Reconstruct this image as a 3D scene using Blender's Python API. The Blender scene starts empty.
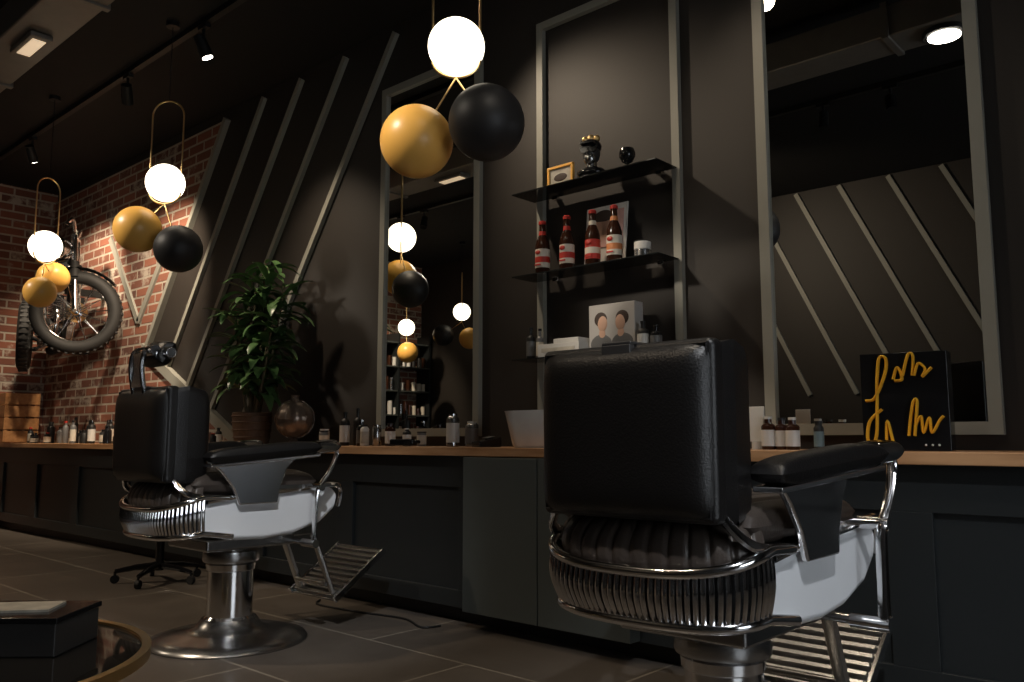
import bpy, bmesh, math, random
from mathutils import Vector, Matrix, Euler
random.seed(7)
sc=bpy.context.scene
R=math.radians
# ---------------------------------------------------------------- materials
def nmat(name):
    m=bpy.data.materials.new(name); m.use_nodes=True
    nt=m.node_tree; b=nt.nodes['Principled BSDF']
    return m,nt,b
def pm(name,c,rough=.5,metal=0.,var=.12,scale=12,bump=0.,bscale=60,coat=0.,emit=None,es=0.,trans=0.,ior=1.45,rvar=0.):
    m,nt,b=nmat(name); N=nt.nodes; L=nt.links
    tc=N.new('ShaderNodeTexCoord')
    no=N.new('ShaderNodeTexNoise'); no.inputs['Scale'].default_value=scale; no.inputs['Detail'].default_value=4
    L.new(tc.outputs['Object'],no.inputs['Vector'])
    mx=N.new('ShaderNodeMix'); mx.data_type='RGBA'
    mx.inputs[6].default_value=(c[0]*(1-var),c[1]*(1-var),c[2]*(1-var),1)
    mx.inputs[7].default_value=(min(1,c[0]*(1+var)),min(1,c[1]*(1+var)),min(1,c[2]*(1+var)),1)
    L.new(no.outputs['Fac'],mx.inputs[0]); L.new(mx.outputs[2],b.inputs['Base Color'])
    b.inputs['Roughness'].default_value=rough; b.inputs['Metallic'].default_value=metal
    b.inputs['IOR'].default_value=ior
    if rvar:
        mr=N.new('ShaderNodeMapRange'); mr.inputs[3].default_value=rough-rvar; mr.inputs[4].default_value=rough+rvar
        L.new(no.outputs['Fac'],mr.inputs[0]); L.new(mr.outputs[0],b.inputs['Roughness'])
    if coat: b.inputs['Coat Weight'].default_value=coat
    if trans: b.inputs['Transmission Weight'].default_value=trans
    if emit: b.inputs['Emission Color'].default_value=(*emit,1); b.inputs['Emission Strength'].default_value=es
    if bump:
        n2=N.new('ShaderNodeTexNoise'); n2.inputs['Scale'].default_value=bscale; n2.inputs['Detail'].default_value=5
        L.new(tc.outputs['Object'],n2.inputs['Vector'])
        bp=N.new('ShaderNodeBump'); bp.inputs['Strength'].default_value=bump; bp.inputs['Distance'].default_value=.005
        L.new(n2.outputs['Fac'],bp.inputs['Height']); L.new(bp.outputs[0],b.inputs['Normal'])
    return m
def brickmat(name,ax):
    m,nt,b=nmat(name); N=nt.nodes; L=nt.links
    tc=N.new('ShaderNodeTexCoord'); sp=N.new('ShaderNodeSeparateXYZ'); cb=N.new('ShaderNodeCombineXYZ')
    L.new(tc.outputs['Object'],sp.inputs[0]); L.new(sp.outputs[ax],cb.inputs[0]); L.new(sp.outputs[2],cb.inputs[1])
    br=N.new('ShaderNodeTexBrick'); br.inputs['Scale'].default_value=1
    br.inputs['Brick Width'].default_value=.25; br.inputs['Row Height'].default_value=.085
    br.inputs['Mortar Size'].default_value=.011; br.inputs['Mortar Smooth'].default_value=.3; br.inputs['Bias'].default_value=-.15
    br.inputs['Color1'].default_value=(.235,.085,.050,1); br.inputs['Color2'].default_value=(.070,.029,.022,1)
    br.inputs['Mortar'].default_value=(.36,.31,.25,1)
    L.new(cb.outputs[0],br.inputs['Vector'])
    b2=N.new('ShaderNodeTexBrick'); b2.inputs['Scale'].default_value=1
    b2.inputs['Brick Width'].default_value=.25; b2.inputs['Row Height'].default_value=.085; b2.inputs['Mortar Size'].default_value=.0; b2.inputs['Bias'].default_value=-.35
    b2.inputs['Color1'].default_value=(0,0,0,1); b2.inputs['Color2'].default_value=(1,1,1,1); L.new(cb.outputs[0],b2.inputs['Vector'])
    no=N.new('ShaderNodeTexNoise'); no.inputs['Scale'].default_value=5; no.inputs['Detail'].default_value=7; no.inputs['Roughness'].default_value=.7
    L.new(cb.outputs[0],no.inputs['Vector'])
    ad=N.new('ShaderNodeMath'); ad.operation='MULTIPLY_ADD'; ad.inputs[1].default_value=.22; L.new(b2.outputs['Color'],ad.inputs[0]); L.new(no.outputs['Fac'],ad.inputs[2])
    rp=N.new('ShaderNodeValToRGB'); rp.color_ramp.elements[0].position=.59; rp.color_ramp.elements[1].position=.72
    rp.color_ramp.elements[0].color=(0,0,0,1); rp.color_ramp.elements[1].color=(.85,.85,.85,1)
    L.new(ad.outputs[0],rp.inputs[0])
    mx=N.new('ShaderNodeMix'); mx.data_type='RGBA'; mx.inputs[7].default_value=(.44,.38,.31,1)
    L.new(rp.outputs[0],mx.inputs[0]); L.new(br.outputs['Color'],mx.inputs[6]); L.new(mx.outputs[2],b.inputs['Base Color'])
    b.inputs['Roughness'].default_value=.9
    bp=N.new('ShaderNodeBump'); bp.inputs['Strength'].default_value=.8; bp.inputs['Distance'].default_value=.012; bp.invert=True
    L.new(br.outputs['Fac'],bp.inputs['Height']); L.new(bp.outputs[0],b.inputs['Normal'])
    return m
def tilemat():
    m,nt,b=nmat('floor_tiles'); N=nt.nodes; L=nt.links
    tc=N.new('ShaderNodeTexCoord')
    br=N.new('ShaderNodeTexBrick'); br.offset=.5; br.inputs['Scale'].default_value=1
    br.inputs['Brick Width'].default_value=1.2; br.inputs['Row Height'].default_value=.6
    br.inputs['Mortar Size'].default_value=.006; br.inputs['Mortar Smooth'].default_value=.1
    br.inputs['Color1'].default_value=(.115,.097,.081,1); br.inputs['Color2'].default_value=(.092,.078,.066,1)
    br.inputs['Mortar'].default_value=(.26,.23,.19,1)
    L.new(tc.outputs['Object'],br.inputs['Vector'])
    no=N.new('ShaderNodeTexNoise'); no.inputs['Scale'].default_value=5; no.inputs['Detail'].default_value=8; no.inputs['Roughness'].default_value=.7
    L.new(tc.outputs['Object'],no.inputs['Vector'])
    mr=N.new('ShaderNodeMapRange'); mr.inputs[3].default_value=.65; mr.inputs[4].default_value=1.3; L.new(no.outputs['Fac'],mr.inputs[0])
    vm=N.new('ShaderNodeVectorMath'); vm.operation='SCALE'; L.new(br.outputs['Color'],vm.inputs[0]); L.new(mr.outputs[0],vm.inputs['Scale'])
    L.new(vm.outputs[0],b.inputs['Base Color'])
    b.inputs['Roughness'].default_value=.32
    bp=N.new('ShaderNodeBump'); bp.inputs['Strength'].default_value=.3; bp.inputs['Distance'].default_value=.003; bp.invert=True
    L.new(br.outputs['Fac'],bp.inputs['Height']); L.new(bp.outputs[0],b.inputs['Normal'])
    return m
def woodmat(name,c1,c2):
    m,nt,b=nmat(name); N=nt.nodes; L=nt.links
    tc=N.new('ShaderNodeTexCoord'); mp=N.new('ShaderNodeMapping'); mp.inputs['Scale'].default_value=(1.5,14,14)
    L.new(tc.outputs['Object'],mp.inputs[0])
    no=N.new('ShaderNodeTexNoise'); no.inputs['Scale'].default_value=2; no.inputs['Detail'].default_value=7; L.new(mp.outputs[0],no.inputs['Vector'])
    rp=N.new('ShaderNodeValToRGB'); rp.color_ramp.elements[0].position=.35; rp.color_ramp.elements[1].position=.65
    rp.color_ramp.elements[0].color=(*c1,1); rp.color_ramp.elements[1].color=(*c2,1)
    L.new(no.outputs['Fac'],rp.inputs[0]); L.new(rp.outputs[0],b.inputs['Base Color']); b.inputs['Roughness'].default_value=.4
    return m
M={}
M['wall']=pm('wall_dark_paint',(.0215,.0172,.0142),.6,var=.06,scale=3,bump=.08,bscale=180)
M['ceil']=pm('ceiling_black',(.007,.0062,.0055),.8,var=.1)
M['strip']=pm('trim_grey_paint',(.25,.245,.21),.5,var=.05)
M['cab']=pm('cabinet_paint',(.0145,.017,.018),.42,var=.06)
M['drawer']=pm('drawer_grey_paint',(.060,.068,.065),.5,var=.05)
M['wood']=woodmat('counter_oak',(.32,.16,.07),(.50,.28,.14))
M['crate']=woodmat('crate_wood',(.34,.16,.06),(.46,.23,.09))
M['brickx']=brickmat('brick_x',0); M['bricky']=brickmat('brick_y',1); M['floor']=tilemat()
M['chrome']=pm('chrome',(.82,.82,.83),.12,1,var=.01)
M['steel']=pm('brushed_steel',(.42,.42,.42),.25,1,var=.02,scale=30)
M['leather']=pm('black_leather',(.0065,.006,.006),.36,var=.15,bump=.25,bscale=220)
M['seatleather']=pm('seat_leather',(.050,.040,.034),.36,var=.15,bump=.2,bscale=200)
M['enamel']=pm('white_enamel',(.80,.82,.85),.25,var=.02,coat=.4)
M['brass']=pm('brass',(.85,.60,.28),.32,1,var=.05)
M['gold']=pm('gold_ball_paint',(.90,.49,.11),.36,var=.05,scale=6)
M['blackball']=pm('black_ball_paint',(.018,.0172,.018),.5,var=.1)
M['globe']=pm('opal_glass_lit',(1,.95,.85),.3,emit=(1,.88,.68),es=3.4)
M['lamp']=pm('lamp_lens',(1,.95,.85),.3,emit=(1,.92,.8),es=18)
M['tube']=pm('tube_lens',(1,.95,.85),.3,emit=(1,.72,.45),es=.6)
M['fillglow']=pm('fill_light_pane',(.8,.9,1),.4,emit=(.88,.94,1),es=5.)  # glowing pane of the added window, serves as fill light
M['black']=pm('matt_black',(.010,.010,.010),.5)
M['blackg']=pm('gloss_black',(.009,.009,.010),.12)
M['greyblack']=pm('black_metal_plate',(.045,.043,.042),.32,.2)
M['mirror']=pm('mirror_silver',(.80,.81,.79),.004,1,var=.0)
M['bglass']=pm('smoked_glass_shelf',(.016,.018,.018),.06,var=.05)
M['duct']=pm('galvanised_duct',(.20,.185,.165),.5,.5,var=.15)
M['rubber']=pm('rubber',(.016,.015,.014),.7)
M['leaf']=pm('leaf_green',(.066,.135,.045),.33,var=.5,scale=9)
M['stem']=pm('plant_stem',(.12,.09,.05),.7)
M['pot']=pm('pot_brown',(.14,.078,.045),.55,var=.25,scale=40,bump=.5,bscale=60)
M['soil']=pm('soil',(.02,.014,.01),.95)
M['amber']=pm('amber_glass',(.035,.013,.007),.1,var=.1)
M['white']=pm('white_plastic',(.62,.61,.58),.4,var=.03)
M['card']=pm('carton_grey',(.46,.44,.42),.5,var=.04)
M['cream']=pm('cream_label',(.62,.57,.48),.6,var=.08)
M['red']=pm('red_label',(.45,.03,.02),.45,var=.1)
M['orange']=pm('orange_label',(.60,.22,.08),.5)
M['blue']=pm('blue_label',(.12,.18,.20),.5)
M['pink']=pm('pink_print',(.52,.30,.27),.55,var=.5,scale=25)
M['skin']=pm('printed_skin',(.58,.36,.26),.6)
M['hair']=pm('printed_hair',(.05,.032,.025),.6)
M['greyplastic']=pm('grey_plastic',(.13,.13,.13),.4)
M['ceramic']=pm('white_ceramic',(.66,.66,.64),.2,coat=.3)
M['yellow']=pm('yellow_script_paint',(.88,.46,.03),.45,var=.2,scale=30)
M['bronze']=pm('bronze_glass',(.22,.175,.145),.22,.6,var=.35,scale=30)
M['clear']=pm('smoked_table_glass',(.02,.019,.018),.04)
M['paper']=pm('paper_print',(.45,.42,.36),.6,var=.6,scale=18)
# ---------------------------------------------------------------- geometry helpers
def grp(name,loc=(0,0,0),rot=0,scale=1):
    e=bpy.data.objects.new(name,None); e.location=loc; e.rotation_euler=(0,0,rot) if not hasattr(rot,'__len__') else rot
    e.scale=(scale,)*3
    e.empty_display_size=.1; sc.collection.objects.link(e); return e
def mk(name,par,geos,mat,bev=0,smooth=True,loc=None,rot=None,seg=3):
    if isinstance(geos,tuple): geos=[geos]
    V=[];F=[]
    for v,f in geos:
        o=len(V); V+= [tuple(p) for p in v]; F+=[tuple(i+o for i in q) for q in f]
    me=bpy.data.meshes.new(name); me.from_pydata(V,[],F); me.update()
    bm=bmesh.new(); bm.from_mesh(me); bmesh.ops.recalc_face_normals(bm,faces=bm.faces); bm.to_mesh(me); bm.free()
    me.materials.append(M[mat] if isinstance(mat,str) else mat)
    ob=bpy.data.objects.new(name,me); sc.collection.objects.link(ob)
    if loc: ob.location=loc
    if rot: ob.rotation_euler=rot
    if par: ob.parent=par
    if smooth:
        me.polygons.foreach_set('use_smooth',[True]*len(me.polygons))
        if not bev: me.set_sharp_from_angle(angle=R(38))
    if bev:
        b=ob.modifiers.new('bevel','BEVEL'); b.width=bev; b.segments=seg; b.limit_method='ANGLE'; b.angle_limit=R(35); b.harden_normals=True
    return ob
def xf(g,mat): return ([mat@Vector(p) for p in g[0]],g[1])
def T(x,y,z): return Matrix.Translation((x,y,z))
def RX(a): return Matrix.Rotation(R(a),4,'X')
def RY(a): return Matrix.Rotation(R(a),4,'Y')
def RZ(a): return Matrix.Rotation(R(a),4,'Z')
def box(c,s):
    x,y,z=c; a,b,d=s[0]/2,s[1]/2,s[2]/2
    v=[(x-a,y-b,z-d),(x+a,y-b,z-d),(x+a,y+b,z-d),(x-a,y+b,z-d),(x-a,y-b,z+d),(x+a,y-b,z+d),(x+a,y+b,z+d),(x-a,y+b,z+d)]
    return (v,[(0,3,2,1),(4,5,6,7),(0,1,5,4),(1,2,6,5),(2,3,7,6),(3,0,4,7)])
def bx(x0,x1,y0,y1,z0,z1): return box(((x0+x1)/2,(y0+y1)/2,(z0+z1)/2),(x1-x0,y1-y0,z1-z0))
def frame(d):
    d=d.normalized(); a=Vector((0,0,1)) if abs(d.z)<.95 else Vector((1,0,0))
    u=d.cross(a).normalized(); return u,d.cross(u)
def cyl(p0,p1,r0,r1=None,seg=20):
    p0=Vector(p0);p1=Vector(p1); r1=r0 if r1 is None else r1
    u,w=frame(p1-p0); v=[];f=[]
    for p,r in((p0,r0),(p1,r1)):
        for i in range(seg):
            a=2*math.pi*i/seg; v.append(p+u*(r*math.cos(a))+w*(r*math.sin(a)))
    for i in range(seg): j=(i+1)%seg; f.append((i,j,seg+j,seg+i))
    f.append(tuple(range(seg))[::-1]); f.append(tuple(range(seg,2*seg)))
    return v,f
def lathe(prof,c=(0,0,0),seg=32):
    v=[];f=[]; n=len(prof)
    for r,z in prof:
        for i in range(seg):
            a=2*math.pi*i/seg; v.append((c[0]+r*math.cos(a),c[1]+r*math.sin(a),c[2]+z))
    for k in range(n-1):
        for i in range(seg):
            j=(i+1)%seg; f.append((k*seg+i,k*seg+j,(k+1)*seg+j,(k+1)*seg+i))
    if prof[0][0]>1e-5: f.append(tuple(range(seg))[::-1])
    if prof[-1][0]>1e-5: f.append(tuple(range((n-1)*seg,n*seg)))
    return v,f
def ball(c,r,seg=32,sx=1,sy=1,sz=1):
    n=seg//2; pr=[(max(1e-6,r*math.sin(math.pi*k/n)),-r*math.cos(math.pi*k/n)) for k in range(n+1)]
    g=lathe(pr,(0,0,0),seg); return ([(c[0]+x*sx,c[1]+y*sy,c[2]+z*sz) for x,y,z in g[0]],g[1])
def cr(P,n=8,closed=False):
    P=[Vector(p) for p in P]; out=[]; m=len(P)
    rng=range(m) if closed else range(m-1)
    for i in rng:
        if closed: a,b,c,d=P[i-1],P[i],P[(i+1)%m],P[(i+2)%m]
        else: a,b,c,d=P[max(0,i-1)],P[i],P[i+1],P[min(m-1,i+2)]
        for k in range(n):
            t=k/n; out.append(.5*((2*b)+(c-a)*t+(2*a-5*b+4*c-d)*t*t+(3*b-a-3*c+d)*t**3))
    if not closed: out.append(P[-1])
    return out
def tube(P,r,closed=False,seg=8,flat=1.):
    P=[Vector(p) for p in P]; m=len(P); v=[];f=[]; pu=None
    for i,p in enumerate(P):
        if closed: d=P[(i+1)%m]-P[i-1]
        else: d=P[min(m-1,i+1)]-P[max(0,i-1)]
        d.normalize()
        if pu is None: u,w=frame(d)
        else:
            u=pu-d*pu.dot(d); u.normalize(); w=d.cross(u)
        pu=u; rr=r[i] if hasattr(r,'__len__') else r
        for k in range(seg):
            a=2*math.pi*k/seg; v.append(p+u*(rr*math.cos(a))+w*(rr*flat*math.sin(a)))
    for i in range(m if closed else m-1):
        for k in range(seg):
            l=(k+1)%seg; a=i*seg;b=((i+1)%m)*seg; f.append((a+k,a+l,b+l,b+k))
    if not closed: f.append(tuple(range(seg))[::-1]); f.append(tuple(range((m-1)*seg,m*seg)))
    return v,f
def prism(poly,a0,a1,axis='x'):
    n=len(poly)
    def q(a,p): return (a,p[0],p[1]) if axis=='x' else ((p[0],a,p[1]) if axis=='y' else (p[0],p[1],a))
    v=[q(a0,p) for p in poly]+[q(a1,p) for p in poly]
    f=[tuple(range(n)),tuple(range(2*n-1,n-1,-1))]+[(i,(i+1)%n,n+(i+1)%n,n+i) for i in range(n)]
    return v,f
def torus(c,Rr,r,seg=48,s2=12,mat=None,axis='z'):
    P=[]
    for i in range(seg):
        a=2*math.pi*i/seg
        P.append((Rr*math.cos(a),Rr*math.sin(a),0) if axis=='z' else ((Rr*math.cos(a),0,Rr*math.sin(a)) if axis=='y' else (0,Rr*math.cos(a),Rr*math.sin(a))))
    g=tube(P,r,True,s2); return xf(g,T(*c))
def cushion(w,d,h,pl=0,depth=.25,n=64,m=32,p=6,q=.38):
    v=[];f=[]
    for s in(1,-1):
        for i in range(n+1):
            for j in range(m+1):
                X=-1+2*i/n; Y=-1+2*j/m
                z=h/2*(max(0,(1-abs(X)**p)*(1-abs(Y)**p)))**q
                if pl and s>0: z*=1-depth*(abs(math.cos(pl*math.pi*(X+1)/2))**10)
                v.append((X*w/2,Y*d/2,s*z))
    o=(n+1)*(m+1)
    for i in range(n):
        for j in range(m):
            a=i*(m+1)+j; f.append((a,a+m+1,a+m+2,a+1)); f.append((o+a,o+a+1,o+a+m+2,o+a+m+1))
    return v,f
# ---------------------------------------------------------------- room
XL,XR,YB,YF,H=-9.6,2.6,3.3,-2.0,3.5
mk('floor',None,bx(XL,XR,YF,YB,-.1,0),'floor',smooth=False)
mk('ceiling',None,bx(XL,XR,YF,YB,H,H+.1),'ceil',smooth=False)
mk('wall_back',None,bx(XL-.1,XR+.1,YB,YB+.12,-.1,H+.1),'wall',smooth=False)
mk('wall_front',None,bx(XL-.1,XR+.1,YF-.12,YF,-.1,H+.1),'wall',smooth=False)
mk('wall_left',None,bx(XL-.12,XL,YF,YB,-.1,H+.1),'bricky',smooth=False)
mk('wall_right',None,bx(XR,XR+.12,YF,YB,-.1,H+.1),'wall',smooth=False)
wn=grp('added_window_1',(XR,.55,0))  # unseen window, added as cool fill light for the chair sides
mk('frame',wn,[bx(-.05,0,-.95,-.88,.55,2.05),bx(-.05,0,.88,.95,.55,2.05),bx(-.05,0,-.88,.88,.55,.62),bx(-.05,0,-.88,.88,1.98,2.05),bx(-.045,0,-.025,.025,.62,1.98)],'strip',bev=.004)
mk('glowing_fill_pane',wn,bx(-.02,-.005,-.88,.88,.62,1.98),'fillglow',smooth=False)
C=.87; ZT=3.44
mk('wall_brick_cladding',None,prism([(XL,C-.04),(XL,3.41),(-6.01,3.41),(-7.24,C+.765),(-5.62,C-.04)],YB-.02,YB,'y'),'brickx',smooth=False)
def strip(p,q,w,y0,y1):
    p=Vector(p);q=Vector(q); d=(q-p).normalized(); n=Vector((-d.y,d.x))*w/2
    return prism([p+n,q+n,q-n,p-n],y0,y1,'y')
def sx(x0,z): return x0-.69*(3.37-z)
k=0
for x0,zb in((-5.50,1.43),(-5.01,1.27),(-4.49,1.05),(-3.97,.92)):
    k+=1; mk('trim_%d'%k,None,strip((sx(x0-.03,ZT),ZT),(sx(x0-.03,zb),zb),.040,YB-.03,YB),'strip',smooth=False)
mk('trim_5',None,strip((sx(-6.04,3.41),3.41),(-7.24,C+.765),.045,YB-.045,YB),'strip',smooth=False)
mk('trim_6',None,strip((-7.30,C+.79),(-5.62,C-.04),.085,YB-.045,YB),'strip',smooth=False)
mk('trim_7',None,strip((-8.1,C+1.9),(-7.41,C+1.03),.06,YB-.04,YB),'strip',smooth=False)
mk('trim_8',None,strip((-7.41,C+1.03),(-6.95,C+1.62),.06,YB-.04,YB),'strip',smooth=False)
k=8
for x0 in(-5.05,-4.57,-4.09,-3.61,-3.15,-2.66,-2.17,-1.69,-1.2):
    k+=1; mk('trim_%d'%k,None,strip((x0,3.48),(x0+1.03,1.32),.045,YF,YF+.025),'strip',smooth=False)
def fr(x0,x1,z0,z1,w=.045,t=.03):
    return [bx(x0,x0+w,YB-t,YB,z0,z1),bx(x1-w,x1,YB-t,YB,z0,z1),bx(x0+w,x1-w,YB-t,YB,z0,z0+w),bx(x0+w,x1-w,YB-t,YB,z1-w,z1)]
for x0,x1 in((-4.06,-3.19),(-1.544,-.683)):
    g=grp('wall_mirror')
    mk('frame',g,fr(x0,x1,.885,3.08),'strip',smooth=False)
    mk('glass',g,bx(x0+.045,x1-.045,YB-.012,YB-.002,.93,3.035),'mirror',smooth=False)
mk('trim_40',None,fr(-2.77,-1.917,.885,3.08,.04),'strip',smooth=False)
ct=grp('styling_counter')
mk('worktop',ct,bx(XL,XR,2.80,YB-.001,.79,.83),'wood',bev=.003)
mk('carcass',ct,bx(XL,XR,2.88,YB-.001,.08,.79),'cab',smooth=False)
mk('plinth',ct,bx(XL,XR,2.95,YB-.001,0,.08),'black',smooth=False)
rails=[]
rails.append(bx(XL,XR,2.86,2.88,.64,.79)); rails.append(bx(XL,XR,2.86,2.88,.08,.16))
for e in [-9.45,-8.55,-7.6,-6.65,-5.7,-4.75,-3.88,-2.92,-1.85,-.95,-.05,.9,1.8]: rails.append(bx(e,e+.14,2.86,2.88,.16,.64))
mk('shaker_rails',ct,rails,'cab',bev=.002)
mk('drawer_fronts',ct,[bx(-2.82,-2.372,2.79,2.86,.085,.785),bx(-2.366,-1.90,2.79,2.86,.085,.785)],'drawer',bev=.003)
mk('drawer_shadow_gap',ct,bx(-2.815,-1.905,2.80,2.88,.09,.78),'black',smooth=False)
# ---------------------------------------------------------------- chairs
def barber_chair(loc,rot,head):
    g=grp('barber_chair',loc,R(rot))
    mk('base_disc',g,lathe([(0,0),(.33,0),(.335,.008),(.325,.02),(.27,.035),(.19,.048),(.14,.066),(.115,.10),(0,.10)],seg=64),'steel')
    mk('column',g,lathe([(.105,.08),(.108,.10),(.098,.11),(.096,.30),(.104,.305),(.106,.33),(.098,.335),(.092,.36),(.08,.37),(.078,.44),(0,.44)],seg=48),'chrome')
    mk('column_sleeve',g,lathe([(.118,.34),(.122,.35),(.118,.385),(.09,.39)],seg=48),'steel')
    mk('under_frame',g,[box((0,0,.43),(.34,.42,.05)),box((0,.26,.46),(.30,.14,.05))],'steel',bev=.01)
    prof=[(-.30,.60),(-.15,.63),(.34,.655),(.375,.62),(.36,.56),(.28,.50),(.14,.462),(0,.450),(-.15,.458),(-.30,.50)]
    mk('seat_pan',g,prism(prof,-.262,.262,'x'),'enamel',bev=.022,seg=4)
    for s in(-1,1):
        mk('pan_trim',g,[tube(cr([(s*.268,-.27,.620),(s*.268,-.1,.637),(s*.268,.15,.652),(s*.268,.34,.665),(s*.262,.385,.635),(s*.262,.372,.565)],6),.011),
                          box((s*.255,.08,.665),(.05,.48,.016))],'chrome')
    def path(t,sc_=1.,z=0): 
        x=-.272*math.copysign(abs(math.cos(t))**.75,math.cos(t)); y=-.285-.145*math.sin(t)**.75
        return Vector((x*sc_,(y+.1)*sc_-.1,z))
    n=42;ribs=[]
    def zt(t): return .638-.050*math.sin(t)
    def zb(t): return .495-.016*math.sin(t)
    ts=[math.pi*i/400 for i in range(401)]; L=[0]
    for i in range(400): L.append(L[-1]+(path(ts[i+1])-path(ts[i])).length)
    def arc(n): 
        return [ts[min(range(401),key=lambda q:abs(L[q]-L[-1]*i/n))] for i in range(n+1)]
    tt=arc(n)
    for i,t in enumerate(tt):
        a=path(t,1.,zt(t)-.008); b=path(t,.95,zb(t)+.006); m=(a+b)/2+(Vector((a.x,a.y+.1,0)).normalized()*.012)
        ribs.append(tube(cr([a,m,b],4),[.0062]*9,seg=8))
    mk('rear_ribs',g,ribs,'chrome')
    P1=[path(t,1.0,zt(t)) for t in tt]; P2=[path(t,.945,zb(t)) for t in tt]
    P1=[Vector((-.27,-.18,.632))]+P1+[Vector((.27,-.18,.632))]; P2=[Vector((-.262,-.15,.475))]+P2+[Vector((.262,-.15,.475))]
    mk('rear_rims',g,[tube(P1,.013,seg=10),tube(P2,.013,seg=10)],'chrome')
    v=[];f=[]
    for i,t in enumerate(tt): v+= [path(t,.965,zt(t)),path(t,.92,zb(t))]
    for i in range(n): f.append((2*i,2*i+1,2*i+3,2*i+2))
    mk('rear_backing',g,(v,f),'black')
    mk('seat_base',g,box((0,-.06,.625),(.50,.52,.03)),'black',bev=.01)
    mk('seat_cushion',g,xf(cushion(.50,.58,.11,pl=9,depth=.14,n=108),T(0,-.03,.685)),'seatleather')
    nu,nv=160,14; v=[];f=[]
    for i in range(nu+1):
        t=math.pi*i/nu; t=min(max(t,.02),math.pi-.02)
        s=L[min(400,int(400*t/math.pi))]/L[-1]
        gv=abs(math.cos(math.pi*14*s))**12
        for j in range(nv+1):
            a=-.9+2.4*j/nv
            rad=.95-.30*(1-math.cos(a)); rad-=.014*gv
            z=.645+.070*math.sin(a)-.004*gv-.03*math.sin(t)*(1 if a<0 else 1-a/1.6)
            v.append(path(t,rad,z))
    for i in range(nu):
        for j in range(nv):
            a=i*(nv+1)+j; f.append((a,a+1,a+nv+2,a+nv+1))
    mk('seat_rear_roll',g,(v,f),'seatleather')
    mk('back_board',g,xf(box((0,0,0),(.458,.05,.385)),T(0,-.405,.888)),'leather',bev=.016,seg=5)
    mk('back_piping',g,xf(tube(cr([(-.215,0,-.18),(-.215,0,.18),(.215,0,.18),(.215,0,-.18)],1)+[Vector((-.215,0,-.18))],.0035),T(0,-.431,.888)),'leather')
    mk('back_cushion',g,xf(xf(cushion(.465,.39,.24,p=8,q=.3),RX(90)),T(0,-.345,.886)),'leather')
    mk('back_screws',g,[cyl((x,-.429,z),(x,-.438,z),.007,.005,12) for x in(-.198,.198) for z in(.725,1.05)],'chrome')
    mk('back_socket',g,[box((0,-.440,1.020),(.078,.02,.115)),box((0,-.40,1.0805),(.078,.096,.008))],'greyblack',bev=.003)
    mk('back_socket_holes',g,[cyl((x,-.449,1.008),(x,-.4535,1.008),.007,.006,12) for x in(-.012,.012)],'chrome')
    mk('back_brackets',g,[tube(cr([(s*.20,-.385,.76),(s*.225,-.385,.70),(s*.262,-.34,.65),(s*.266,-.2,.63)],6),.014,flat=.6) for s in(-1,1)],'chrome')
    for s in(-1,1):
        A=T(s*.286,-.03,.815)@RZ(-s*6)@RX(4.5)
        mk('armrest_pad',g,xf(cushion(.092,.50,.066,n=24,m=48,p=5,q=.42),A),'leather')
        mk('armrest_trim',g,xf(box((0,0,-.034),(.072,.49,.014)),A),'chrome',bev=.004)
        mk('armrest_tip',g,[xf(cushion(.09,.14,.058,n=20,m=20,p=4,q=.45),A@T(0,.275,.0))],'chrome')
        pl=[(-.26,.765),(.13,.79),(.08,.74),(.05,.66),(.04,.60),(-.14,.60),(-.17,.67),(-.22,.73)]
        mk('arm_side_panel',g,prism(pl,s*.272,s*.292,'x'),'chrome',bev=.008)
        mk('arm_lever',g,[tube(cr([(s*.333,.295,.835),(s*.333,.305,.80),(s*.335,.27,.73),(s*.332,.22,.665),(s*.33,.205,.62),(s*.33,.20,.50),(s*.33,.195,.41)],6),.014,flat=.6,seg=10),
                           cyl((s*.27,.225,.66),(s*.345,.225,.66),.016),cyl((s*.25,.20,.42),(s*.345,.20,.42),.018),cyl((s*.31,.29,.835),(s*.35,.29,.835),.02)],'chrome')
        mk('foot_bracket',g,[tube([(s*.12,.27,.47),(s*.13,.33,.44),(s*.13,.45,.155),(s*.13,.50,.165)],.024,flat=.5,seg=8)],'steel')
    mk('under_rods',g,[cyl((-.34,.20,.42),(.34,.20,.42),.01),cyl((-.12,.42,.2),(.12,.42,.2),.012)],'steel')
    A=T(0,.575,.225)@RX(35)
    sl=[xf(box((0,-.15+.3*i/9,.012),(.33,.018,.014)),A) for i in range(10)]
    mk('footplate',g,[xf(box((0,0,0),(.36,.34,.012)),A)]+sl,'steel',bev=.003)
    mk('footplate_rim',g,[xf(box((s*.178,0,.008),(.012,.35,.03)),A) for s in(-1,1)]+[xf(cyl((-.18,.17,0),(.18,.17,0),.012),A)],'chrome',bev=.002)
    if head:
        mk('headrest_post',g,[tube(cr([(s*.05,-.44,1.04),(s*.05,-.46,1.15),(s*.05,-.45,1.225),(s*.02,-.42,1.235)],6),.011) for s in(-1,1)]+[cyl((-.08,-.42,1.23),(.08,-.42,1.23),.022),box((0,-.455,1.15),(.11,.008,.14))],'chrome')
        mk('headrest_pad',g,xf(cushion(.20,.10,.085,n=32,m=24,p=4,q=.45),T(0,-.375,1.222)@RX(60)),'leather')
        mk('headrest_knob',g,[cyl((.095,-.375,1.222),(.125,-.375,1.222),.028,.022)],'chrome',bev=.003)
    return g
barber_chair((-1.07,1.98,0),0,False)
barber_chair((-3.45,1.985,0),0,True)
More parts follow.
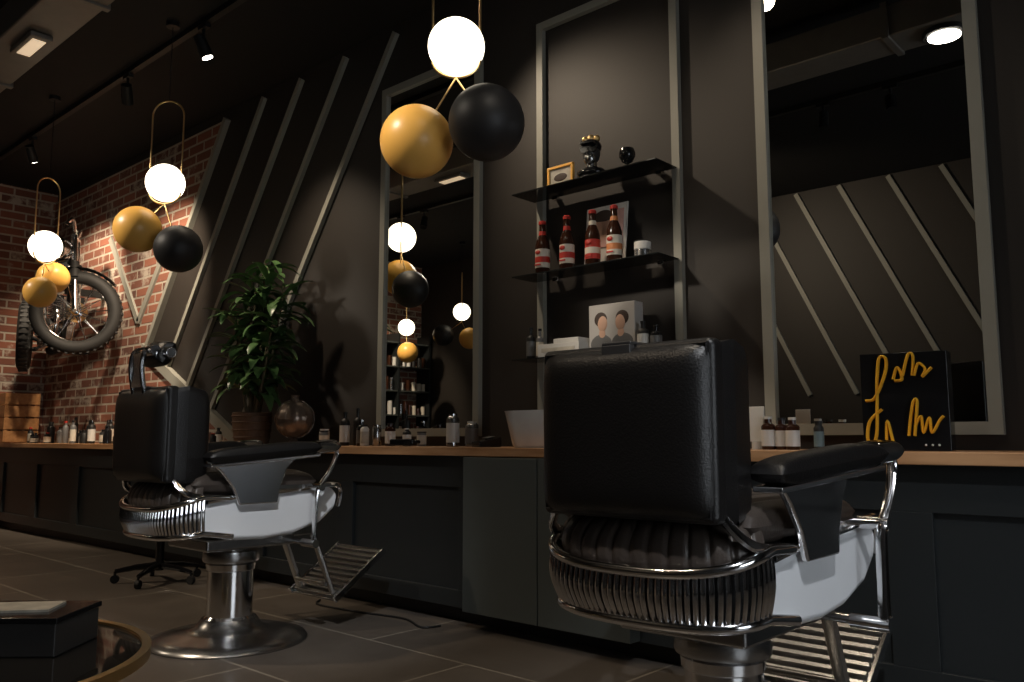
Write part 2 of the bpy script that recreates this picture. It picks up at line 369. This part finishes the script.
# ---------------------------------------------------------------- pendants
def pendant(gl,go,bl,loopang=42,r=.117,rb=.143,rg=.143,ballmat='blackball'):
    g=grp('pendant_lamp',gl)
    gl=Vector(gl); go=Vector(go)-gl; bl=Vector(bl)-gl
    mk('globe',g,ball((0,0,0),r,40),'globe')
    P=[];w=.098;top=.53;bot=-.06
    for i in range(17):
        a=math.pi*i/16; P.append((w*math.cos(a),0,top-w+w*math.sin(a)))
    for i in range(17):
        a=math.pi+math.pi*i/16; P.append((w*math.cos(a),0,bot+w*math.sin(a)*.75))
    lz=bot-w*.75
    mk('brass_loop',g,xf(tube(P,.0055,True,8),RZ(loopang)),'brass')
    mk('cord',g,cyl((0,0,top),(0,0,H-gl.z-.02),.003,seg=8),'black')
    mk('ceiling_cup',g,cyl((0,0,H-gl.z-.03),(0,0,H-gl.z),.04,seg=24),'black')
    mid=Vector((0,0,lz))
    for nm,b,rr,mt in(('gold_ball',go,rg,'gold'),('black_ball',bl,rb,ballmat)):
        mk(nm,g,ball(b,rr,48),mt)
        mk(nm+'_rod',g,tube([mid,b],.004),'brass')
    return g
pendant((-2.38,2.30,2.477),(-2.41,2.117,2.03),(-2.10,2.19,2.047))
pendant((-5.0,2.33,2.452),(-5.13,2.23,2.16),(-4.85,2.36,2.015))
pendant((-6.8,2.27,2.32),(-6.76,2.24,1.96),(-6.98,2.40,2.12),loopang=110,rb=.12,rg=.115,ballmat='gold')
pendant((-7.9,-1.2,2.55),(-7.85,-1.3,2.2),(-8.15,-1.1,2.25))
pendant((-8.9,-1.1,2.42),(-8.75,-1.0,2.05),(-9.05,-1.3,2.1))
# ---------------------------------------------------------------- ceiling kit
tr=grp('ceiling_track'); mk('rail',tr,bx(XL+.2,XR-.3,2.42,2.46,3.46,3.5),'black',smooth=False)
def thead(x,tx,ty,tz,y=2.44,on=True,e=0,cone=60,bl=.6,col=(1,.81,.60),soft=.05):
    g=grp('track_spotlight',(x,y,3.459))
    mk('stem',g,[cyl((0,0,-.09),(0,0,0),.01),box((0,0,-.012),(.10,.035,.024))],'black')
    d=(Vector((tx,ty,tz))-Vector((x,y,3.32))).normalized(); c=Vector((0,0,-.14))
    mk('can',g,cyl(c-d*.07,c+d*.07,.036,.04,24),'black')
    if on: mk('lens',g,cyl(c+d*.0705,c+d*.074,.032,seg=20),'lamp')
    if e:
        l=bpy.data.lights.new('spot_bulb','SPOT'); l.energy=e; l.spot_size=R(cone); l.spot_blend=bl; l.color=col; l.shadow_soft_size=soft
        o=bpy.data.objects.new('spot_bulb',l); sc.collection.objects.link(o); o.parent=g; o.location=c+d*(.08+soft)
        o.rotation_euler=d.to_track_quat('-Z','Y').to_euler()
COOL=(.95,.97,1)
thead(-4.81,-4.5,3.3,1.3,e=95,cone=70,bl=.9)
thead(-5.9,-7.3,3.3,1.7,e=460,cone=62,bl=.8,on=False)
thead(-7.78,-8.6,3.3,1.9,e=200,cone=75)
thead(-3.3,-2.1,3.3,1.7,e=85,cone=75,bl=.9)
thead(-1.9,-1.0,3.3,1.3,e=26,cone=80,bl=.9)
tr_fill=grp('ceiling_track'); mk('rail',tr_fill,bx(XL+.2,XR-.3,.28,.32,3.46,3.5),'black',smooth=False)  # unseen second track; it and its dark-lens spots are added as fill light
thead(-4.3,-3.6,1.5,.3,y=.3,on=False,e=130,cone=60,bl=.9)
thead(-3.1,-2.40,2.15,2.05,y=.3,on=False,e=250,cone=20,bl=1,col=(1,.88,.72),soft=.12)
thead(-5.9,-5.05,2.3,2.15,y=.3,on=False,e=260,cone=20,bl=1,col=(1,.88,.72),soft=.12)
thead(-7.4,-6.8,2.25,2.05,y=.3,on=False,e=180,cone=20,bl=1,col=(1,.88,.72),soft=.12)
thead(-.9,-3.1,2.05,.6,y=.3,on=False,e=260,cone=26,bl=.8,col=COOL)
thead(.5,-.75,2.1,.55,y=.3,on=False,e=240,cone=34,bl=.8,col=COOL)
thead(-1.9,-1.3,1.5,.6,y=.3,on=False,e=40,cone=34,bl=.9)
thead(-4.4,-3.0,-2.,2.5,y=.3,on=False,e=110,cone=85,bl=1)
thead(-7.0,-6.2,1.6,0,y=.3,on=False,e=240,cone=75,bl=.9)
thead(-2.4,-2.2,1.0,.2,y=.3,on=False,e=55,cone=70,bl=.9)
dg=grp('ventilation_duct')
mk('duct_body',dg,bx(XL,XR,1.45,1.72,3.17,3.36),'duct',bev=.01)
mk('duct_flanges',dg,[bx(x,x+.04,1.435,1.735,3.155,3.375) for x in[-9+1.5*i for i in range(8)]],'duct',bev=.004)
mk('duct_hangers',dg,[cyl((x,y,3.36),(x,y,3.5),.006,seg=8) for x in[-8.6+1.5*i for i in range(7)] for y in(1.49,1.69)],'black')
lf=grp('linear_light',(-5.2,1.59,3.165)); mk('housing',lf,box((0,0,-.015),(.34,.12,.03)),'duct',bev=.006); mk('diffuser',lf,box((0,0,-.032),(.26,.07,.006)),'tube')
dl=grp('downlight',(-1.21,1.57,3.169)); mk('rim',dl,cyl((0,0,-.03),(0,0,0),.115,seg=40),'black',bev=.006); mk('lens',dl,cyl((0,0,-.036),(0,0,-.0305),.085,seg=40),'lamp')
l=bpy.data.lights.new('bulb','SPOT'); l.energy=45; l.spot_size=R(110); l.spot_blend=.8; l.color=(1,.88,.72); l.shadow_soft_size=.09
o=bpy.data.objects.new('bulb',l); sc.collection.objects.link(o); o.parent=dl; o.location=(0,0,-.05)
# ---------------------------------------------------------------- glass shelves and goods
ZS=(2.105,1.68,1.262)
for z in ZS:
    sh=grp('glass_shelf',(0,0,z))
    mk('glass',sh,bx(-2.785,-1.93,3.09,3.268,-.006,-.0005),'bglass',bev=.001)
    mk('clips',sh,[bx(x,x+.03,3.262,YB-.0005,-.016,-.001) for x in(-2.66,-2.04)],'chrome',bev=.002)
def bottle(par,x,y,z,h,r,body,label=None,cap='black',neck=.35,nr=.4,shoulder=.1):
    b=h*(1-neck)
    mk('bottle_body',par,lathe([(r*.9,0),(r,.004),(r,b),(r*.9,b+h*shoulder*.4),(r*nr,b+h*shoulder),(r*nr,h*.93),(0,h*.93)],(x,y,z),24),body)
    mk('bottle_cap',par,lathe([(r*nr*1.15,h*.92),(r*nr*1.15,h),(0,h)],(x,y,z),20),cap)
    if label: mk('bottle_label',par,lathe([(r*1.02,b*.15),(r*1.02,b*.85)],(x,y,z),24)[:2],label)
for x,lb,bd in((-2.64,'cream','red'),(-2.485,'cream','red'),(-2.33,'red','cream'),(-2.205,'cream','orange')):
    g=grp('beer_bottle',(x,3.16,ZS[1]),scale=1.17); r=.031
    mk('glass',g,lathe([(r*.9,0),(r,.004),(r,.125),(r*.85,.145),(.014,.175),(.013,.225),(0,.225)],seg=28),'amber')
    mk('label',g,lathe([(r*1.02,.028),(r*1.02,.108)],seg=28),lb)
    mk('label_band',g,[lathe([(r*1.035,.05),(r*1.035,.075)],seg=28)],bd)
    mk('label_mark',g,[xf(ball((0,0,0),.012,14,1.2,.3,.8),T(.0,-r*1.03,.093)),xf(box((0,0,0),(.03,.004,.006)),T(0,-r*1.04,.04))],'red')
    mk('neck_label',g,lathe([(.0165,.17),(.0145,.188)],seg=20),bd)
    mk('crown_cap',g,lathe([(.016,.218),(.016,.230),(.012,.234),(0,.234)],seg=20),'red')
g=grp('postcard',(-2.31,3.225,ZS[1]+.0015),scale=1.2); mk('card',g,box((0,0,.13),(.20,.006,.26)),'white',rot=(R(-6),0,0))
mk('print',g,[box((.0,-.005,.16),(.17,.003,.15))],'pink',rot=(R(-6),0,0)); mk('print_face',g,[xf(ball((0,0,0),.045,20,1,.04,1.3),T(-.02,-.006,.17))],'skin',rot=(R(-6),0,0))
mk('print_hair',g,[xf(ball((0,0,0),.046,20,1,.04,.6),T(-.015,-.0065,.215))],'hair',rot=(R(-6),0,0))
g=grp('wax_tins',(-2.045,3.15,ZS[1]))
mk('tin_lower',g,cyl((0,0,0),(0,0,.035),.038,seg=32),'steel',bev=.003); mk('tin_upper',g,cyl((0,0,.0355),(0,0,.07),.038,seg=32),'white',bev=.003)
mk('tin_side',g,cyl((-.01,-.0,.0705),(-.01,0,.078),.03,seg=32),'black')
g=grp('head_figurine',(-2.34,3.17,ZS[0]),R(20),scale=1.4)
mk('shoulders',g,[ball((0,0,.024),.046,24,1.1,.75,.5),cyl((0,0,.0),(0,0,.008),.045,.045,24)],'blackg')
mk('neck',g,cyl((0,0,.03),(0,0,.07),.02,.018),'steel')
mk('head',g,[ball((0,0,.095),.034,28,.9,1.05,1.2),ball((0,-.035,.088),.008,12)],'greyblack')
mk('beard',g,[ball((0,-.02,.072),.022,20,1,.8,1.1)],'steel')
mk('cap',g,[ball((0,.002,.118),.036,24,1,1.1,.75),box((0,-.035,.118),(.05,.04,.006))],'blackg')
mk('sunglasses',g,[cyl((-.016,-.038,.1),(-.016,-.032,.1),.013,seg=16),cyl((.016,-.038,.1),(.016,-.032,.1),.013,seg=16),box((0,-.036,.106),(.06,.004,.004))],'blackg')
mk('hat_knot',g,[ball((0,0,.148),.014,16),ball((.02,.0,.146),.012,16),ball((-.02,.0,.146),.012,16)],'brass')
g=grp('picture_frame',(-2.52,3.15,ZS[0]),R(0),scale=1.15); mk('frame',g,[bx(-.07,.07,0,.015,0,.012),bx(-.07,.07,0,.015,.085,.097),bx(-.07,-.058,0,.015,.012,.085),bx(.058,.07,0,.015,.012,.085)],'gold',bev=.002)
mk('picture',g,bx(-.058,.058,.006,.013,.012,.085),'paper',smooth=False); mk('picture_print',g,[xf(ball((0,0,0),.03,20,1.2,.06,.6),T(0,.006,.044))],'hair')
g=grp('dark_goblet',(-2.12,3.15,ZS[0]),scale=1.2); mk('cup',g,lathe([(.022,0),(.022,.004),(.005,.008),(.005,.02),(.020,.03),(.031,.05),(.032,.062),(.026,.082),(0,.085)],seg=28),'blackg')
g=grp('product_box',(-2.225,3.19,ZS[2])); mk('carton',g,box((0,0,.115),(.255,.07,.23)),'card',bev=.002)
mk('print_torso',g,[xf(ball((0,0,0),.06,24,1,.04,.75),T(x,-.035,.045)) for x in(-.058,.06)],'greyplastic')
mk('print_neck',g,[xf(ball((0,0,0),.018,16,1,.09,1.8),T(x,-.0355,.09)) for x in(-.052,.052)],'skin')
mk('print_hair',g,[xf(ball((0,0,0),.036,20,1,.06,.95),T(x,-.035,.160)) for x in(-.060,.060)],'hair')
mk('print_face',g,[xf(ball((0,0,0),.029,20,.95,.12,1.3),T(x,-.0355,.140)) for x in(-.050,.050)],'skin')
g=grp('white_carton',(-2.49,3.15,ZS[2])); mk('carton',g,[box((0,0,.03),(.25,.12,.06)),box((.04,0,.072),(.15,.10,.022))],'white',bev=.002)
mk('print',g,box((0,-.061,.03),(.2,.002,.02)),'paper',smooth=False)
g=grp('product_bottles',(0,0,ZS[2]))
bottle(g,-2.71,3.15,0,.16,.022,'black','greyplastic'); bottle(g,-2.66,3.16,0,.15,.018,'greyplastic','cream')
g=grp('product_bottles',(0,0,ZS[2]))
bottle(g,-2.05,3.15,0,.13,.026,'black','white'); bottle(g,-1.99,3.16,0,.11,.026,'blackg','greyplastic')
# ---------------------------------------------------------------- counter goods
def cluster(name,items,z=.83):
    g=grp(name,(0,0,z))
    for it in items: bottle(g,*it)
    return g
cluster('grooming_bottles',[(-1.43,3.05,0,.125,.026,'amber','white','white',.3,.5),(-1.38,3.06,0,.12,.026,'amber','white','black',.3,.5),(-1.33,3.04,0,.12,.026,'amber','white','white',.3,.5),(-1.235,3.05,0,.105,.018,'black','blue','black',.25,.7)])
g=grp('cream_tube',(-1.485,3.07,.83)); mk('tube',g,[([(-.028,-.014,.03),(.028,-.014,.03),(.028,.014,.03),(-.028,.014,.03),(-.032,-.002,.165),(.032,-.002,.165),(.032,.002,.165),(-.032,.002,.165)],[(0,3,2,1),(4,5,6,7),(0,1,5,4),(1,2,6,5),(2,3,7,6),(3,0,4,7)])],'white',bev=.004); mk('cap',g,cyl((0,0,0),(0,0,.03),.022,seg=20),'white')
g=grp('gift_box',(-.915,3.02,.83),R(6))
mk('carton',g,box((0,0,.165),(.27,.09,.33)),'blackg',bev=.002)
def st(P,r=.011): return tube(cr([(x,-.047,z) for x,z in P],6),r,flat=.3,seg=8)
mk('script_lettering',g,[st([(-.12,.17),(-.09,.18),(-.055,.26),(-.05,.31),(-.07,.315),(-.08,.25),(-.085,.15),(-.09,.06),(-.105,.02),(-.12,.04),(-.11,.10),(-.07,.14)],.0165),
 st([(-.03,.24),(-.015,.28),(-.002,.24),(-.025,.235)],.016),st([(.0,.25),(.02,.32),(.035,.315),(.03,.25)],.015),st([(.035,.25),(.05,.29),(.07,.27),(.06,.245),(.09,.275)],.015),
 st([(-.06,.03),(-.055,.10),(-.04,.03)],.016),
 st([(.01,.05),(.02,.12),(.03,.165),(.04,.16),(.028,.05)],.016),st([(.03,.08),(.05,.115),(.055,.06),(.075,.11),(.08,.06),(.105,.10),(.118,.115)],.0155)],'yellow')
mk('dots',g,[ball((x,-.047,.02),.004,10) for x in(.06,.08,.1)],'white')
cluster('hair_products',[(-4.32,3.08,0,.10,.03,'white','cream','white',.15,.8),(-4.24,3.02,0,.09,.028,'greyplastic','cream','black',.2,.8),(-4.09,3.06,0,.20,.03,'black','white','black',.3,.4),(-4.02,3.1,0,.22,.026,'black',None,'black',.35,.35),
 (-3.92,3.05,0,.15,.028,'blackg','greyplastic','steel',.3,.5),(-3.85,3.02,0,.12,.025,'white','paper','black',.2,.6),(-3.79,3.06,0,.12,.026,'steel',None,'steel',.15,.8),(-3.72,3.1,0,.13,.03,'amber','white','black',.25,.5),
 (-3.60,3.12,0,.10,.024,'black','white','white',.25,.5),(-3.5,3.14,0,.08,.026,'greyplastic','paper','black',.1,.9)])
cluster('spray_cans',[(-3.19,3.08,0,.17,.034,'steel','white','steel',.15,.6),(-3.09,3.12,0,.13,.035,'steel','greyplastic','white',.15,.6)])
random.seed(3)
x=-9.05; it=[]
while x<-5.4:
    h=random.choice([.08,.10,.12,.15,.2,.24]); it.append((x,random.uniform(2.90,3.15),0,h,random.uniform(.022,.036),random.choice(['black','amber','black','greyplastic','blackg','black']),random.choice([None,'white','cream','paper',None,None]),random.choice(['black','black','steel','red']),.28,.5)); x+=random.uniform(.05,.13)
cluster('toiletry_bottles',it)
g=grp('clipper_and_comb',(-3.42,2.94,.832),R(8))
mk('clipper',g,[box((0,0,.02),(.16,.045,.035)),box((.09,0,.022),(.03,.04,.02))],'blackg',bev=.008)
mk('comb',g,[box((.02,-.06,.006),(.17,.012,.006))]+[box((-.06+.006*i,-.072,.006),(.002,.02,.004)) for i in range(27)],'black')
g=grp('card_terminal',(-2.86,2.99,.83),R(-20)); mk('body',g,prism([(-.06,0),(.06,0),(.06,.05),(-.06,.025)],-.045,.045,'x'),'blackg',bev=.004); mk('screen',g,box((0,.02,.045),(.07,.04,.002)),'greyplastic',rot=(R(12),0,0))
g=grp('wash_basin',(-2.44,3.02,.83))
def sq(w,d,z,n=32,p=6):
    o=[]
    for i in range(n):
        a=2*math.pi*i/n; c=math.cos(a);s=math.sin(a)
        o.append((w/2*math.copysign(abs(c)**(2/p),c),d/2*math.copysign(abs(s)**(2/p),s),z))
    return o
rings=[sq(.33,.28,0),sq(.35,.30,.012),sq(.40,.36,.16),sq(.405,.365,.167),sq(.39,.35,.168),sq(.38,.34,.16),sq(.30,.25,.03),sq(.02,.02,.025)]
v=[p for r in rings for p in r]; f=[]
for k in range(len(rings)-1):
    for i in range(32): j=(i+1)%32; f.append((k*32+i,k*32+j,k*32+32+j,k*32+32+i))
f.append(tuple(range(32))); f.append(tuple(range((len(rings)-1)*32,len(rings)*32)))
mk('bowl',g,(v,f),'ceramic')
g=grp('bronze_vase',(-4.60,3.05,.83))
mk('body',g,[lathe([(.055,0),(.058,.012),(.03,.03),(.02,.05)]+[(.122*math.sin(a),.165-.122*math.cos(a)) for a in[R(12+i*8) for i in range(20)]]+[(.028,.288),(.022,.30),(.03,.315),(.026,.315),(.018,.30)],seg=48)],'bronze')
mk('net_bands',g,[torus((0,0,.165),.122,.0018,48,6)]+[xf(torus((0,0,0),.122,.0016,48,6,axis='x'),T(0,0,.165)@RZ(a)) for a in range(0,180,30)],'bronze')
# plant
g=grp('potted_plant',(-5.05,3.02,.83))
mk('pot',g,lathe([(.09,0),(.11,.01),(.125,.12),(.13,.21),(.123,.215),(.115,.19),(0,.185)],seg=40),'pot')
mk('pot_bands',g,[torus((0,0,z),r,.006,40,6) for z,r in((.05,.117),(.10,.123),(.15,.127),(.19,.13))],'pot')
mk('soil',g,cyl((0,0,.17),(0,0,.19),.113,seg=32),'soil')
random.seed(11)
st_=[];lv=[]
def leaf(base,az,el,L,W,droop):
    n=7; v=[];f=[]; p=Vector(base); e=el
    for i in range(n+1):
        t=i/n; w=W*math.sin(math.pi*min(1,t*.92+.06))**.8
        d=Vector((math.cos(az)*math.cos(e),math.sin(az)*math.cos(e),math.sin(e))); s=Vector((-math.sin(az),math.cos(az),0)); up=s.cross(d)*-1
        v+=[p+s*w/2+up*w*.16,p.copy(),p-s*w/2+up*w*.16]
        p=p+d*(L/n); e-=droop/n
    for i in range(n):
        a=i*3; f+=[(a,a+1,a+4,a+3),(a+1,a+2,a+5,a+4)]
    for q in v:
        if q.y>.255: q.y=.255-(q.y-.255)*.2
    return v,f
for (sx_,sy_,hh) in((.03,0,1.04),(.08,-.03,.97),(-.04,.02,.88),(.05,.05,.74),(-.03,-.05,.64),(.12,.0,.84),(-.07,-.03,.70),(.11,-.04,.62),(.02,-.04,.9),(.14,-.05,.72)):
    top=Vector((sx_*2.6+.02,sy_*2.,.19+hh)); bpt=Vector((sx_*.5,sy_*.6,.18)); pts=cr([bpt,(bpt*.55+top*.45)+Vector((sx_*.2,0,0)),top],8)
    st_.append(tube(pts,[.011-.007*i/len(pts) for i in range(len(pts))],seg=7))
    nl=int(25*hh/.9)
    for i in range(nl):
        t=.28+.72*i/nl; q=pts[min(len(pts)-1,int(t*(len(pts)-1)))].lerp(pts[min(len(pts)-1,int(t*(len(pts)-1))+1)],random.random())
        lv.append(leaf(q,i*2.4+random.uniform(-.4,.4),random.uniform(.1,.8)*(.6+.7*t),random.uniform(.20,.29),random.uniform(.055,.076),random.uniform(.8,1.8)))
mk('stems',g,st_,'stem'); mk('leaves',g,lv,'leaf',smooth=True)
g=grp('wooden_crate',(-9.455,3.0,.83))
mk('slats',g,[bx(-.13,.13,y,y+.012,z,z+.11) for z in(.01,.135,.26,.385) for y in(-.16,.148)]+[bx(x,x+.012,-.148,.148,z,z+.11) for z in(.01,.135,.26,.385) for x in(-.13,.118)]+[bx(x,x+.03,y,y+.03,0,.49) for x in(-.118,.088) for y in(-.148,.118)]+[bx(-.118,.118,-.148,.148,0,.01)],'crate',bev=.002)
# ---------------------------------------------------------------- motorcycle on wall
g=grp('wall_mounted_motorcycle',(-8.32,2.93,0))
def wheel(name,c,yaw,r=.30,tr_=.045):
    A=T(*c)@RZ(yaw)
    mk(name+'_tyre',g,[xf(torus((0,0,0),r,tr_,56,14,axis='x'),A)]+[xf(box((0,0,0),(.075,.02,.012)),A@RX(a)@T(0,0,r+tr_-.002)) for a in range(0,360,9)],'rubber')
    mk(name+'_rim',g,[xf(torus((0,0,0),r-.045,.016,56,8,axis='x'),A),xf(cyl((-.05,0,0),(.05,0,0),.035),A),xf(cyl((-.02,0,0),(-.012,0,0),.09,seg=32),A)],'chrome')
    sp=[]
    for i in range(28):
        a=2*math.pi*i/28; b=a+(.35 if i%2 else -.35)
        sp.append(xf(cyl((.03*(1 if i%4<2 else -1),.035*math.cos(a),.035*math.sin(a)),(0,(r-.05)*math.cos(b),(r-.05)*math.sin(b)),.0035,seg=6),A))
    mk(name+'_spokes',g,sp,'chrome')
FW=Vector((.63,-.08,1.97)); RW=Vector((-.48,-.12,1.85))
wheel('front_wheel',FW,-28,.31,.058); wheel('rear_wheel',RW,70,.28,.06)
hd=FW+Vector((-.16,.02,.68))
A28=RZ(-28)
off=(A28@Vector((.085,0,0)))
mk('fork',g,[tube([FW+off*s,FW+off*s+Vector((-.02,0,.1)),hd+off*s+Vector((0,0,.0))],.026,seg=12) for s in(-1,1)],'chrome')
mk('fork_gaiters',g,[cyl(FW+off*s+Vector((-.05,0,.30)),FW+off*s+Vector((-.09,.01,.44)),.036) for s in(-1,1)],'rubber')
mk('fork_yokes',g,[cyl(hd-off*1.2+Vector((0,0,z)),hd+off*1.2+Vector((0,0,z)),.026) for z in(0,-.16)]+[cyl(FW-off*1.3,FW+off*1.3,.016)],'steel')
mk('handlebar',g,tube(cr([hd-off*4.2+Vector((-.08,-.06,.02)),hd-off*2.6+Vector((0,0,.12)),hd-off*.8+Vector((0,0,.03)),hd+off*.8+Vector((0,0,.03)),hd+off*3+Vector((0,0,.12)),hd+off*4.2+Vector((-.08,0,.06))],6),.017),'chrome')
mk('grips',g,[cyl(hd+off*4.2+Vector((-.08,0,.06)),hd+off*3.4+Vector((-.03,0,.10)),.024)],'rubber')
mk('headlight',g,[xf(lathe([(0,0),(.07,.01),(.11,.06),(.12,.13),(.115,.14),(.10,.132),(0,.15)],seg=32),T(hd.x+.0,hd.y-.06,hd.z-.13)@RZ(20)@RX(90))],'chrome')
mk('mudguard',g,tube([FW+A28@Vector((0,.39*math.cos(a),.39*math.sin(a))) for a in[R(40+i*10) for i in range(9)]],.055,flat=.25),'blackg')
mk('frame_tubes',g,[tube(cr([hd+Vector((-.03,0,-.1)),(-.05,0,2.32),(-.40,0,2.26),(-.55,0,2.22)],6),.018),tube(cr([hd+Vector((-.03,0,-.15)),(.18,0,1.95),(.1,0,1.70),(-.2,0,1.68),(-.3,0,1.9),(-.40,0,2.22)],6),.018),tube([(-.25,0,1.78),tuple(RW)],.02),tube([(-.45,0,2.2),tuple(RW)],.022)],'black')
mk('tank',g,ball((.08,0,2.38),.21,32,1.25,.66,.66),'blackg')
mk('saddle',g,ball((-.33,0,2.36),.2,28,1.2,.6,.33),'leather')
mk('engine',g,[cyl((-.02,-.1,1.85),(-.02,.1,1.85),.13,seg=28),box((-.16,0,1.83),(.2,.17,.18))]+[box((.05,0,1.97+.022*i),(.17,.17,.009)) for i in range(9)]+[cyl((.05,0,1.95),(.05,0,2.18),.055)],'steel')
mk('exhaust',g,tube(cr([(.12,-.08,2.1),(.25,-.1,1.98),(.2,-.12,1.75),(-.05,-.13,1.70),(-.25,-.14,1.70)],6),.022,seg=12),'chrome')
mk('wall_brackets',g,[bx(-.4,-.34,0,.348,2.2,2.26),bx(.1,.16,0,.348,2.2,2.26),bx(-.2,-.14,0,.348,1.68,1.74)],'black')
# ---------------------------------------------------------------- rolling stool
g=grp('rolling_stool',(-5.15,2.48,0))
for i in range(5):
    a=R(20+72*i); c=math.cos(a);s=math.sin(a)
    mk('star_leg_%d'%i,g,tube([(0,0,.10),(.14*c,.14*s,.09),(.25*c,.25*s,.07)],[.022,.018,.013]),'blackg')
    mk('caster_%d'%i,g,[cyl((.25*c-.012*s,.25*s+.012*c,.025),(.25*c+.012*s,.25*s-.012*c,.025),.025,seg=20),cyl((.25*c,.25*s,.03),(.25*c,.25*s,.07),.008)],'rubber')
mk('gas_lift',g,[cyl((0,0,.07),(0,0,.3),.025),cyl((0,0,.3),(0,0,.46),.014)],'blackg')
mk('seat',g,lathe([(0,.45),(.15,.45),(.18,.47),(.185,.50),(.17,.53),(.1,.54),(0,.54)],seg=40),'leather')
# ---------------------------------------------------------------- coffee table and box
g=grp('round_coffee_table',(-2.45,.58,0))
mk('glass_top',g,cyl((0,0,.325),(0,0,.335),.512,seg=72),'clear')
mk('brass_rim',g,[lathe([(.508,.316),(.530,.316),(.530,.342),(.508,.342),(.508,.316)],seg=96)],'brass')
mk('lower_ring',g,torus((0,0,.012),.42,.012,72,10),'brass')
mk('legs',g,[tube([(.50*math.cos(R(a)),.50*math.sin(R(a)),.32),(.42*math.cos(R(a)),.42*math.sin(R(a)),.012)],.01) for a in(20,110,200,290)],'brass')
g=grp('magazine_box',(-2.49,.785,.336),R(42))
mk('box',g,box((0,0,.04),(.40,.22,.08)),'greyblack',bev=.004); mk('lid',g,box((0,0,.088),(.41,.23,.015)),'blackg',bev=.003)
mk('magazine',g,box((.05,0,.0985),(.17,.12,.006)),'paper',rot=(0,0,R(8)))
mk('socket',ct,bx(-.42,-.36,2.84,2.86,.70,.76),'black',bev=.004)
mk('socket_cord',ct,tube(cr([(-.39,2.835,.70),(-.40,2.82,.6),(-.38,2.83,.4),(-.36,2.82,.2),(-.30,2.80,.03),(-.15,2.75,.006)],8),.005),'black')
g=grp('floor_cable'); mk('cord',g,tube(cr([(-3.9,2.78,.006),(-3.8,2.70,.006),(-3.5,2.72,.006),(-3.2,2.77,.006),(-3.0,2.70,.006),(-2.95,2.78,.006)],8),.005),'black')
# shelving reflected in the mirror
g=grp('retail_shelving',(XL+.001,-1.35,0))
mk('uprights',g,[bx(0,.28,y,y+.03,0,2.4) for y in(-.6,.0,.6)],'cab'); mk('shelves',g,[bx(0,.28,-.6,.63,z,z+.02) for z in(.1,.5,.85,1.2,1.55,1.9,2.25)],'drawer')
random.seed(5); gr={}
for z in(.87,1.22,1.57,1.92):
    y=-.52
    while y<.55:
        h=random.uniform(.10,.20); mt=random.choice(['white','black','cream','steel','white','amber']); gr.setdefault(mt,[]).append(cyl((.2,y,z),(.2,y,z+h),random.uniform(.025,.038),seg=12)); y+=random.uniform(.07,.12)
for a,b in gr.items(): mk('goods_'+a,g,b,a)
thead(-8.3,-9.5,-1.3,1.4,y=.3,on=False,e=260,cone=55)  # added fill spot that brightens the shelving
# ---------------------------------------------------------------- world/camera
w=bpy.data.worlds.new('World'); sc.world=w; w.use_nodes=True
w.node_tree.nodes['Background'].inputs[0].default_value=(.6,.55,.5,1); w.node_tree.nodes['Background'].inputs[1].default_value=.006
cam=bpy.data.cameras.new('cam'); cam.lens=840/1024*36; cam.sensor_width=36; cam.clip_start=.02
co=bpy.data.objects.new('camera',cam); sc.collection.objects.link(co); co.location=(0,0,.87); co.rotation_euler=(R(96.65),0,R(42)); sc.camera=co
sc.view_settings.view_transform='Standard'
